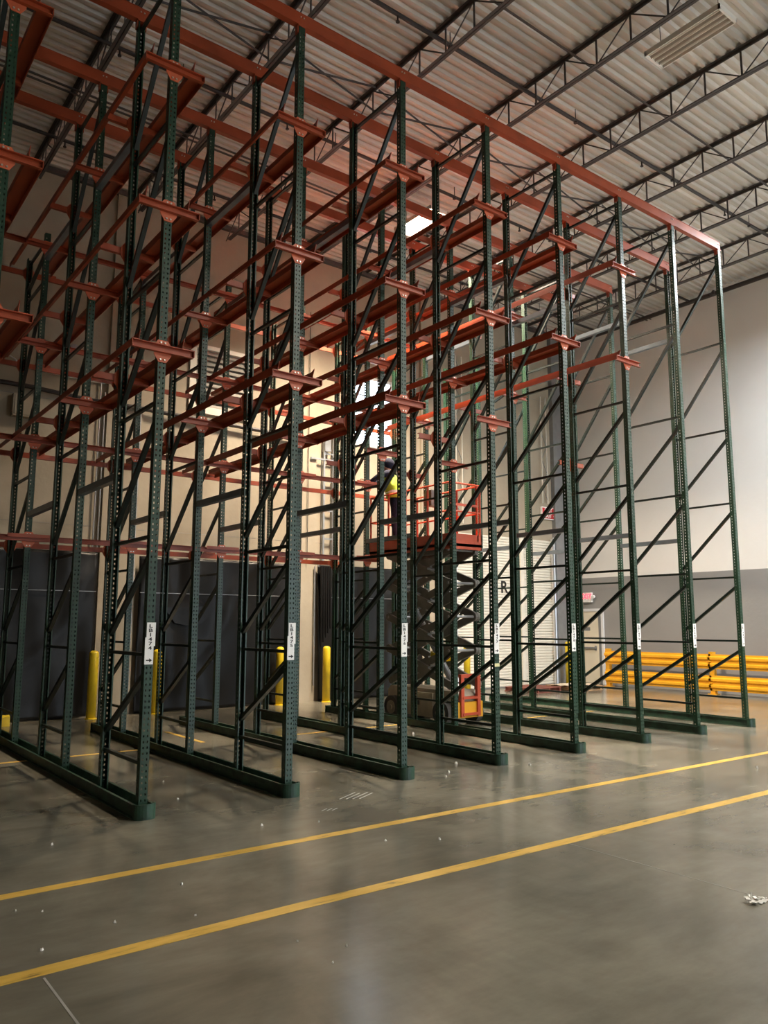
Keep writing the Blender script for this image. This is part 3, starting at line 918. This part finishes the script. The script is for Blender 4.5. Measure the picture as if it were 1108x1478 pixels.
def rail_mesh(side):
    s = side
    xi, xo = (s * 0.185 if s > 0 else s * 0.245), s * 0.300
    pts = [(xi, 0.075), (xi, 0.0), (xo, 0.0), (xo, -0.058), (xo - s * 0.005, -0.058), (xo - s * 0.005, -0.0005), (xo - s * 0.005, 0.006), (xi + s * 0.006, 0.006), (xi + s * 0.006, 0.075)]
    # Z-shaped rail: guide flange up, pallet seat, outer lip hanging outside the arms
    pts = [(xi, 0.0), (xi, 0.072), (xi + s * 0.006, 0.072), (xi + s * 0.006, 0.006), (xo + s * 0.012, 0.006), (xo + s * 0.012, -0.062), (xo + s * 0.006, -0.062), (xo + s * 0.006, 0.0)]
    mb = MB().prism(pts, 'y', -0.085, 5.80)
    # flared tip at the mouth
    mb.prism([(-0.05, 0.072), (-0.085, 0.085), (-0.112, 0.098), (-0.110, 0.078), (-0.085, 0.03)], 'x', xi, xi + s * 0.006)
    return mb.mesh('load_rail', M['red'])


RAILS = {s: rail_mesh(s) for s in (-1, 1)}


def rail(r, s, lv):
    o = link('load_rail', RAILS[s], None, (r * BAY, 0, LV[lv]))
    nb = rowname(r)
    sd = ('facing ' + (MARK[r - 1] if r - 1 in MARK else 'the unmarked row')) if s < 0 else ('facing ' + MARK.get(r + 1, 'the white wall'))
    if r == 0 and s < 0: sd = 'facing away from LB1475'
    if r == -1: sd = 'facing LB1474' if s > 0 else 'facing away from LB1474'
    nbs = nb if r >= 0 else 'unmarked row beside LB1474'
    tag(o, f'long red load rail at {LVN[lv]} level of {nbs}, {sd}', 'load rail', 'load rails')


for r in ROWS:
    for lv in (1, 2, 3):
        if r <= 2 or (r in (3, 4) and lv >= 2): arms, rails = (0, 1, 2, 3), (-1, 1)
        elif r == 3: arms, rails = (0, 1, 2, 3), ()
        elif r == 4: arms, rails = (2, 3), ()
        elif r == 5 and lv >= 2: arms, rails = (0, 1, 2, 3), (-1,)
        elif r == 5: arms, rails = (1, ), ()
        else: arms, rails = (), ()
        for k in arms: arm(r, k, lv)
        for s in rails: rail(r, s, lv)

# cross beams at the rear frames
plate_f = ARMS[-1][1]
plate_b = ARMS[1][1]
for k, y, s in ((4, YP[4] - PD / 2 - 0.030, -1), (5, YP[5] + PD / 2 + 0.030, 1)):
    for lv, z in ((0, 2.95), (1, LV[1]), (2, LV[2]), (3, LV[3])):
        xa, xb = -4.6, (6.3 if lv == 0 or (lv == 1 and k == 4) else 7.85)
        t = 0.006
        o = MB().box(xa, xb, y - 0.022, y + 0.022, z - 0.078, z - 0.072).box(xa, xb, y - 0.022, y + 0.022, z - 0.006, z).box(xa, xb, y - s * 0.022 if s > 0 else y + 0.016, y - 0.016 if s > 0 else y + 0.022, z - 0.072, z - 0.006).build('cross_beam', M['red'])
        tag(o, f'long red cross beam at {LVN[lv] if lv else "head-height"} level behind the {"front" if k == 4 else "rear"} posts of the rear frames' if k == 5 else f'long red cross beam at {LVN[lv] if lv else "head-height"} level on the front posts of the rear frames', 'cross beam', 'rear cross beams')
        for r in ROWS:
            if r * BAY < xb and r * BAY > xa:
                p = link('mounting_plate', plate_f if s < 0 else plate_b, o, (r * BAY, YP[k], z))
                add_bolts(p, s)
        if k == 4:
            for r in range(0, 5):
                MB().box(r * BAY - 0.29, r * BAY + 0.29, y - 0.030, y - 0.023, z - 0.03, z + 0.022).build('stop_plate', M['red'], o)
        else:
            for r in range(0, 5):
                MB().box(r * BAY + 0.20, r * BAY + 0.42, y - 0.03, y + 0.022, z, z + 0.03).build('stop_plate', M['red'], o)

# location markers on the front posts
for r in range(0, 8):
    root = empty('location_marker', f'white rack marker reading {MARK[r]} with an arrow below', 'marker', (r * BAY, -PD / 2 - 0.001, 1.53), 0, 'rack location markers')
    MB().box(-0.034, 0.050, -0.003, 0, -0.02, 0.195).build('upper_card', M['sign_white'], root)
    MB().box(-0.046, 0.036, -0.0045, -0.001, -0.185, 0.06).build('lower_card', M['sign_white'], root)
    t = link('lettering', text_mesh('\n'.join(MARK[r]), 0.043, M['black_print'], 'lettering', 0.0006, 0.93), root, (0.002, -0.0052, 0.062))
    t.rotation_euler = (math.pi / 2, 0, 0)
    t.scale = (1.6, 1.0, 1.0)
    MB().box(-0.030, 0.006, -0.0058, -0.0045, -0.153, -0.143).prism([(0.0, -0.166), (0.026, -0.148), (0.0, -0.130)], 'y', -0.0058, -0.0045).build('arrow', M['black_print'], root)
tag(MB().box(3 * BAY - 0.043, 3 * BAY + 0.043, -PD / 2 - 0.0025, -PD / 2 - 0.0005, 1.185, 1.225).build('tape_strip', M['tape']), 'pale yellow tape strip around the post below the LB1477 marker', 'tape')

# ------------------------------------------------------------------ scissor lift in the lane between LB1478 and LB1479
LX, LY0, LY1 = 6.76, 2.90, 4.75
HWD = 0.38
lift = empty('scissor_lift', 'raised scissor lift with red platform and grey folding arms inside the racking', 'scissor lift', (LX, 0, 0))
LYM = (LY0 + LY1) / 2
body = MB().prism([(LY0, 0.16), (LY0, 0.50), (LY0 + 0.08, 0.58), (LY1 - 0.08, 0.58), (LY1, 0.50), (LY1, 0.16), (LY1 - 0.5, 0.10), (LY0 + 0.5, 0.10)], 'x', -HWD + 0.09, HWD - 0.09).build('chassis', M['chassis'], lift)
for s_ in (-1, 1):
    MB().box(min(s_ * (HWD - 0.09), s_ * HWD), max(s_ * (HWD - 0.09), s_ * HWD), LY0 + 0.48, LY1 - 0.48, 0.11, 0.52).build('side_tray', M['chassis'], body)
    MB().box(min(s_ * HWD, s_ * (HWD + 0.006)), max(s_ * HWD, s_ * (HWD + 0.006)), LYM - 0.10, LYM + 0.02, 0.30, 0.38).build('latch', M['rubber'], body)
    for y in (LY0 + 0.24, LY1 - 0.24):
        wh = MB().tube((s_ * (HWD - 0.085), y, 0.205), (s_ * (HWD + 0.03), y, 0.205), 0.205, 24).build('wheel', M['rubber'], lift)
        MB().tube((s_ * (HWD + 0.03), y, 0.205), (s_ * (HWD + 0.038), y, 0.205), 0.12, 16).tube((s_ * (HWD + 0.038), y, 0.205), (s_ * (HWD + 0.05), y, 0.205), 0.045, 10).build('hub', M['chassis'], wh)
NS, SZ0, DZ = 4, 0.68, 0.58
for k in range(NS):
    za, zb = SZ0 + k * DZ, SZ0 + (k + 1) * DZ
    ya, yb = LY0 + 0.08, LY1 - 0.08
    for s_ in (-1, 1):
        for q, (p0, p1) in enumerate((((ya, za), (yb, zb)), ((ya, zb), (yb, za)))):
            x = s_ * (HWD - 0.06 - 0.06 * q)
            d = Vector((0, p1[0] - p0[0], p1[1] - p0[1])).normalized()
            a = Vector((x, p0[0], p0[1])); b = Vector((x, p1[0], p1[1]))
            m_ = MB().bar(a, b, 0.05, 0.13, (0, 0, 1))
            for e in (a, b):
                m_.tube(e - Vector((0.026, 0, 0)), e + Vector((0.026, 0, 0)), 0.075, 12)
            mid = (a + b) / 2
            m_.bar(mid - d * 0.28, mid + d * 0.28, 0.052, 0.19, (0, 0, 1))
            m_.build('scissor_arm', M['scissor'], lift)
    for (y, z) in ((LYM, (za + zb) / 2), (ya, zb), (yb, zb)):
        MB().tube((-HWD + 0.02, y, z), (HWD - 0.02, y, z), 0.024, 8).build('cross_pin', M['grey_metal'], lift)
MB().tube((0, LY0 + 0.4, SZ0 + 0.05), (0, LY1 - 0.45, SZ0 + 1.3), 0.06, 12).tube((0, LY1 - 0.6, SZ0 + 1.1), (0, LY1 - 0.30, SZ0 + 1.58), 0.035, 10).build('hydraulic_cylinder', M['grey_metal'], lift)
MB().tube((0.12, LYM - 0.1, SZ0 + 0.4), (0.12, LYM - 0.12, SZ0 + 0.52), 0.19, 16).build('hose_reel', M['yellow'], lift)
ZP = SZ0 + NS * DZ + 0.06
PY0, PY1 = LY0 - 0.02, 5.25
plat = MB().box(-HWD, HWD, PY0, PY1, ZP, ZP + 0.05).box(-HWD, HWD, PY0, PY0 + 0.02, ZP - 0.05, ZP + 0.22).box(-HWD, HWD, PY1 - 0.02, PY1, ZP + 0.05, ZP + 0.22).box(-HWD, -HWD + 0.02, PY0, PY1, ZP - 0.05, ZP + 0.22).box(HWD - 0.02, HWD, PY0, PY1, ZP - 0.05, ZP + 0.22).build('platform', M['lift_red'], lift)
MB().box(-HWD + 0.06, -HWD + 0.12, PY0 + 0.04, LY1, ZP - 0.12, ZP).box(HWD - 0.12, HWD - 0.06, PY0 + 0.04, LY1, ZP - 0.12, ZP).build('slide_track', M['scissor'], lift)
ZT = ZP + 1.12
for y in (PY0 + 0.02, PY0 + 0.62, LYM + 0.3, LY1 - 0.1, PY1 - 0.03):
    for s_ in (-1, 1):
        MB().tube((s_ * (HWD - 0.02), y, ZP + 0.05), (s_ * (HWD - 0.02), y, ZT), 0.019, 8).build('guard_post', M['lift_red'], lift)
for z in (ZT, ZP + 0.62):
    for s_ in (-1, 1):
        MB().tube((s_ * (HWD - 0.02), PY0 + 0.02, z), (s_ * (HWD - 0.02), PY1 - 0.03, z), 0.017, 8).build('guard_rail', M['lift_red'], lift)
    for y in (PY0 + 0.02, PY1 - 0.03):
        MB().tube((-HWD + 0.02, y, z), (HWD - 0.02, y, z), 0.017, 8).build('guard_rail', M['lift_red'], lift)
g = MB().box(-0.30, -0.27, PY0, PY0 + 0.035, ZP + 0.1, ZT).box(0.27, 0.30, PY0, PY0 + 0.035, ZP + 0.1, ZT).box(-0.27, 0.27, PY0, PY0 + 0.035, ZP + 0.72, ZP + 0.76).build('entry_gate', M['lift_red'], lift)
MB().box(0.10, 0.34, LYM + 0.1, LYM + 0.32, ZT - 0.25, ZT + 0.05).build('control_box', M['scissor'], lift)
lad = MB()
for s_ in (-0.19, 0.19):
    lad.box(s_ - 0.035, s_ + 0.035, LY0 - 0.09, LY0 - 0.03, 0.16, 0.86)
for z in (0.18, 0.45):
    lad.box(-0.19, 0.19, LY0 - 0.10, LY0 - 0.01, z, z + 0.04)
lad.box(-0.19, 0.19, LY0 - 0.05, LY0 + 0.02, 0.80, 0.86)
lad.build('entry_ladder', M['lift_red'], lift)
MB().box(-0.30, 0.30, LY0 - 0.06, LY0 - 0.002, 0.14, 0.40).build('front_panel', M['amber'], lift)

# ------------------------------------------------------------------ worker on the platform
PZ = ZP + 0.05
person = empty('person', 'person in navy hoodie, dark trousers and yellow vest reaching out from the lift platform', 'person', (LX - 0.14, 4.72, PZ))
person.scale = (1.05, 1.05, 1.05)
lv_ = Vector((-0.795, 0.607, 0))      # direction the person reaches
ff = Vector((0.607, 0.795, 0))


def skin_mesh(name, pts, edges, mats, sub=2, root=0):
    me = bpy.data.meshes.new(name)
    me.from_pydata([p[0] for p in pts], edges, [])
    ob = bpy.data.objects.new(name, me)
    COL.objects.link(ob)
    sk = ob.modifiers.new('skin', 'SKIN')
    sk.use_smooth_shade = True
    for i, p in enumerate(pts):
        rr = p[1] if isinstance(p[1], tuple) else (p[1], p[1])
        me.skin_vertices[0].data[i].radius = rr
        me.skin_vertices[0].data[i].use_root = (i == root)
    sb = ob.modifiers.new('sub', 'SUBSURF'); sb.levels = sub; sb.render_levels = sub
    dg = bpy.context.evaluated_depsgraph_get()
    out = bpy.data.meshes.new_from_object(ob.evaluated_get(dg))
    out.name = name
    bpy.data.objects.remove(ob, do_unlink=True)
    out.materials.clear()
    for m_ in mats: out.materials.append(m_)
    for p in out.polygons: p.use_smooth = True
    return out


def V(l, f, z): return tuple(lv_ * l + ff * f + Vector((0, 0, z)))


P = [
    (V(0.00, 0.0, 0.92), (0.145, 0.12)),     # 0 pelvis
    (V(0.02, 0.0, 1.10), (0.135, 0.11)),     # 1 waist
    (V(0.08, 0.0, 1.28), (0.155, 0.12)),     # 2 chest
    (V(0.12, 0.0, 1.40), (0.12, 0.10)),      # 3 upper chest
    (V(0.14, 0.0, 1.48), 0.055),             # 4 neck
    (V(0.16, 0.0, 1.56), 0.082),             # 5 head low
    (V(0.165, 0.0, 1.66), 0.088),            # 6 head top
    (V(0.00, -0.10, 0.84), 0.095),           # 7 hip L
    (V(0.02, -0.12, 0.47), 0.066),           # 8 knee
    (V(-0.03, -0.12, 0.10), 0.047),          # 9 ankle
    (V(0.12, -0.13, 0.035), 0.036),          # 10 toe
    (V(0.00, 0.10, 0.84), 0.095),            # 11 hip R
    (V(-0.04, 0.13, 0.47), 0.066),           # 12 knee
    (V(-0.13, 0.14, 0.10), 0.047),           # 13 ankle
    (V(0.03, 0.15, 0.035), 0.036),           # 14 toe
    (V(0.12, -0.19, 1.42), 0.078),           # 15 shoulder L
    (V(0.30, -0.24, 1.36), 0.058),           # 16 elbow
    (V(0.50, -0.18, 1.22), 0.042),           # 17 wrist
    (V(0.12, 0.18, 1.40), 0.062),            # 18 shoulder R
    (V(0.30, 0.22, 1.30), 0.050),            # 19 elbow
    (V(0.52, 0.18, 1.34), 0.038),            # 20 wrist
    (V(0.555, -0.17, 1.19), (0.034, 0.020)),  # 21 palm L
    (V(0.58, 0.17, 1.36), (0.034, 0.020)),   # 22 palm R
]
E_ = [(0, 1), (1, 2), (2, 3), (3, 4), (4, 5), (5, 6), (0, 7), (7, 8), (8, 9), (9, 10), (0, 11), (11, 12), (12, 13), (13, 14), (3, 15), (15, 16), (16, 17), (17, 21), (3, 18), (18, 19), (19, 20), (20, 22)]
# five fingers on each hand
for base, wr, sgn in ((21, 17, 1), (22, 20, -1)):
    c = Vector(P[base][0]); d = (c - Vector(P[wr][0])).normalized()
    for i, (off, ln) in enumerate(((-0.030, 0.062), (-0.010, 0.074), (0.010, 0.078), (0.030, 0.070))):
        p1 = c + d * 0.025 + ff * off + Vector((0, 0, 0.004))
        p2 = p1 + d * ln * 0.6 + Vector((0, 0, -0.006))
        p3 = p2 + d * ln * 0.3 + Vector((0, 0, -0.026))
        s0 = len(P)
        P += [(tuple(p1), 0.0095), (tuple(p2), 0.0085), (tuple(p3), 0.0075)]
        E_ += [(base, s0), (s0, s0 + 1), (s0 + 1, s0 + 2)]
    t1 = c - d * 0.02 + ff * (0.045 * sgn) ; t2 = t1 + d * 0.035 + ff * (0.012 * sgn) + Vector((0, 0, -0.012))
    s0 = len(P)
    P += [(tuple(t1), 0.0105), (tuple(t2), 0.009)]
    E_ += [(base, s0), (s0, s0 + 1)]
me = skin_mesh('body', P, E_, [M['navy'], M['skin']])
hands = [Vector(P[21][0]), Vector(P[22][0])]
for p in me.polygons:
    c = p.center
    if c.z > 1.49 or min((Vector(c) - h).length for h in hands) < 0.15 and (Vector(c).dot(lv_) > 0.555):
        p.material_index = 1
bd = link('body', me, person)
# face: nose, ears, eyes; hair; vest
hc = Vector(V(0.163, 0.0, 1.62))


def blob(c, r, name, m, parent, seg=12):
    bm = bmesh.new()
    bmesh.ops.create_uvsphere(bm, u_segments=seg, v_segments=seg // 2 + 2, radius=1)
    for v in bm.verts:
        v.co = Vector((v.co.x * r[0], v.co.y * r[1], v.co.z * r[2]))
    me_ = bpy.data.meshes.new(name); bm.to_mesh(me_); bm.free()
    me_.materials.append(m)
    for p in me_.polygons: p.use_smooth = True
    o_ = link(name, me_, parent, tuple(c), math.atan2(lv_.y, lv_.x))
    return o_


blob(hc + lv_ * 0.098 + Vector((0, 0, -0.025)), (0.018, 0.013, 0.022), 'nose', M['skin'], person)
for s_ in (-1, 1):
    blob(hc + ff * 0.085 * s_ + Vector((0, 0, -0.02)), (0.018, 0.010, 0.030), 'ear', M['skin'], person)
    blob(hc + lv_ * 0.083 + ff * 0.032 * s_ + Vector((0, 0, 0.008)), (0.010, 0.013, 0.008), 'eye', M['hair'], person)
blob(hc + lv_ * 0.080 + Vector((0, 0, -0.062)), (0.010, 0.026, 0.006), 'mouth', M['hair'], person)
blob(hc - lv_ * 0.035 + Vector((0, 0, 0.012)), (0.112, 0.118, 0.112), 'hood', M['navy'], person, 16)
# hi-vis vest: an open shell round the torso with two arm holes
sect = [(0.00, 0.97, 0.170, 0.200), (0.02, 1.05, 0.158, 0.190), (0.06, 1.18, 0.168, 0.195), (0.10, 1.30, 0.172, 0.190), (0.12, 1.40, 0.140, 0.145), (0.135, 1.455, 0.090, 0.100)]
vs, fs, nn = [], [], 24
for l, z, a, b in sect:
    for i in range(nn):
        q = 2 * math.pi * i / nn
        vs.append(Vector(V(l, 0, z)) + lv_ * (a * math.cos(q)) + ff * (b * math.sin(q)))
for k in range(len(sect) - 1):
    for i in range(nn):
        if k >= 3 and (i in (5, 6, 17, 18)): continue
        j = (i + 1) % nn
        fs.append((k * nn + i, k * nn + j, (k + 1) * nn + j, (k + 1) * nn + i))
vest = MB().add(vs, fs).build('vest', M['hivis'], person, smooth=True)
vest.modifiers.new('t', 'SOLIDIFY').thickness = 0.006
o = MB()
for l, z, a, b in ((0.022, 1.06, 0.163, 0.195), ):
    ring = [[Vector(V(l, 0, z + dz)) + lv_ * ((a + 0.003) * math.cos(2 * math.pi * i / nn)) + ff * ((b + 0.003) * math.sin(2 * math.pi * i / nn)) for i in range(nn)] for dz in (0, 0.05)]
    o.add(ring[0] + ring[1], [(i, (i + 1) % nn, nn + (i + 1) % nn, nn + i) for i in range(nn)])
o.build('reflective_band', M['sign_white'], vest)

# ------------------------------------------------------------------ pallets by the roll-up door
def pallet(cx, cy, z, rot, m, label):
    root = empty('pallet', label, 'pallet', (cx, cy, z), rot, 'pallets by the roll-up door')
    for x in (-0.48, 0, 0.48):
        MB().box(x - 0.02, x + 0.02, -0.5, 0.5, 0.018, 0.10).build('stringer', m, root)
    for i in range(7):
        y = -0.5 + 0.9 * i / 6
        MB().box(-0.55, 0.55, y, y + 0.09, 0.10, 0.118).build('deck_board', m, root)
    for y in (-0.5, -0.045, 0.41):
        MB().box(-0.55, 0.55, y, y + 0.09, 0, 0.018).build('bottom_board', m, root)


pallet(12.85, 6.9, 0, 0.12, M['redwood'], 'reddish wooden pallet lying flat by the roll-up door')
pallet(14.1, 6.6, 0, -0.1, M['wood'], 'pale wooden pallet lying flat between guardrail and roll-up door')
mb = MB()
vs, fs = [], []
for j in range(7):
    for i in range(9):
        vs.append((13.5 + 0.14 * i, 6.15 + 0.13 * j, 0.120 + 0.025 * abs(math.sin(i * 1.3 + j * 2.1)) + 0.002))
for j in range(6):
    for i in range(8):
        a = j * 9 + i
        fs.append((a, a + 1, a + 10, a + 9))
o = mb.add(vs, fs).build('cardboard_sheet', M['card'])
o.modifiers.new('t', 'SOLIDIFY').thickness = 0.006
tag(o, 'crumpled tan cardboard sheet lying on the pale wooden pallet', 'cardboard')

# ------------------------------------------------------------------ litter on the floor
def unproject(px, py):
    d = fwd + r2 * ((px - 554) / FPX) - u2 * ((py - 739) / FPX)
    t = -CAM.z / d.z
    return CAM + d * t


bits = [(235.6, 1129), (257, 1153.5), (75, 1220), (262, 1277), (378, 1192), (61, 1316), (60, 1372), (500, 1366), (460, 1187), (596, 1060), (658, 1103), (643, 1121), (647, 1115), (692, 1053), (764, 1105), (1092, 1109), (556, 1214), (634, 1212), (22, 1295 + 20), (166, 1332), (480, 1390), (429, 1359), (282, 1322)]
rnd = random.Random(4)
for px, py in bits:
    c = unproject(px, py)
    dist = (c - CAM).length
    sz = rnd.uniform(1.6, 3.0) * dist / FPX
    mb = MB()
    nv = 7
    ring = [(sz * rnd.uniform(0.5, 1) * math.cos(2 * math.pi * i / nv), sz * rnd.uniform(0.5, 1) * math.sin(2 * math.pi * i / nv)) for i in range(nv)]
    vs = [(x, y, 0.001) for x, y in ring] + [(x * 0.6 + rnd.uniform(-.2, .2) * sz, y * 0.6, sz * rnd.uniform(0.5, 1.3)) for x, y in ring] + [(0, 0, sz * 0.9)]
    fs = [tuple(range(nv))[::-1]] + [(i, (i + 1) % nv, nv + (i + 1) % nv, nv + i) for i in range(nv)] + [(nv + i, nv + (i + 1) % nv, 2 * nv) for i in range(nv)]
    o = mb.add(vs, fs).build('paper_scrap', M['paper'], None, (c.x, c.y, 0))
    tag(o, 'tiny white scrap of litter on the concrete floor', 'scrap', 'tiny white scraps on the floor')
c = unproject(1089, 1303)
mb = MB()
for i, (dx, dy, h, l, a) in enumerate(((0, 0, 0.012, 0.09, 0.3), (0.03, 0.02, 0.02, 0.07, 1.4), (-0.04, -0.015, 0.015, 0.05, 2.4), (0.05, -0.03, 0.010, 0.10, 0.0), (-0.03, 0.03, 0.022, 0.05, 0.9), (0.08, -0.01, 0.012, 0.05, 2.0))):
    ca, sa = math.cos(a), math.sin(a)
    vs = []
    for k in range(5):
        t = (k / 4 - 0.5) * l
        z = 0.004 + h * abs(math.sin(k * 1.7 + i))
        for s_ in (-0.014, 0.014):
            vs.append((dx + t * ca - s_ * sa, dy + t * sa + s_ * ca, z + (0.004 if s_ > 0 else 0)))
    mb.add(vs, [(2 * k, 2 * k + 1, 2 * k + 3, 2 * k + 2) for k in range(4)])
mb.tube((0.0, 0.02, 0.01), (0.015, 0.03, 0.05), 0.008, 6, 0.004)
o = mb.build('torn_wrapping', M['paper'], None, (c.x, c.y, 0))
o.modifiers.new('t', 'SOLIDIFY').thickness = 0.004
tag(o, 'torn twisted scrap of pale wrapping on the open concrete floor', 'litter')
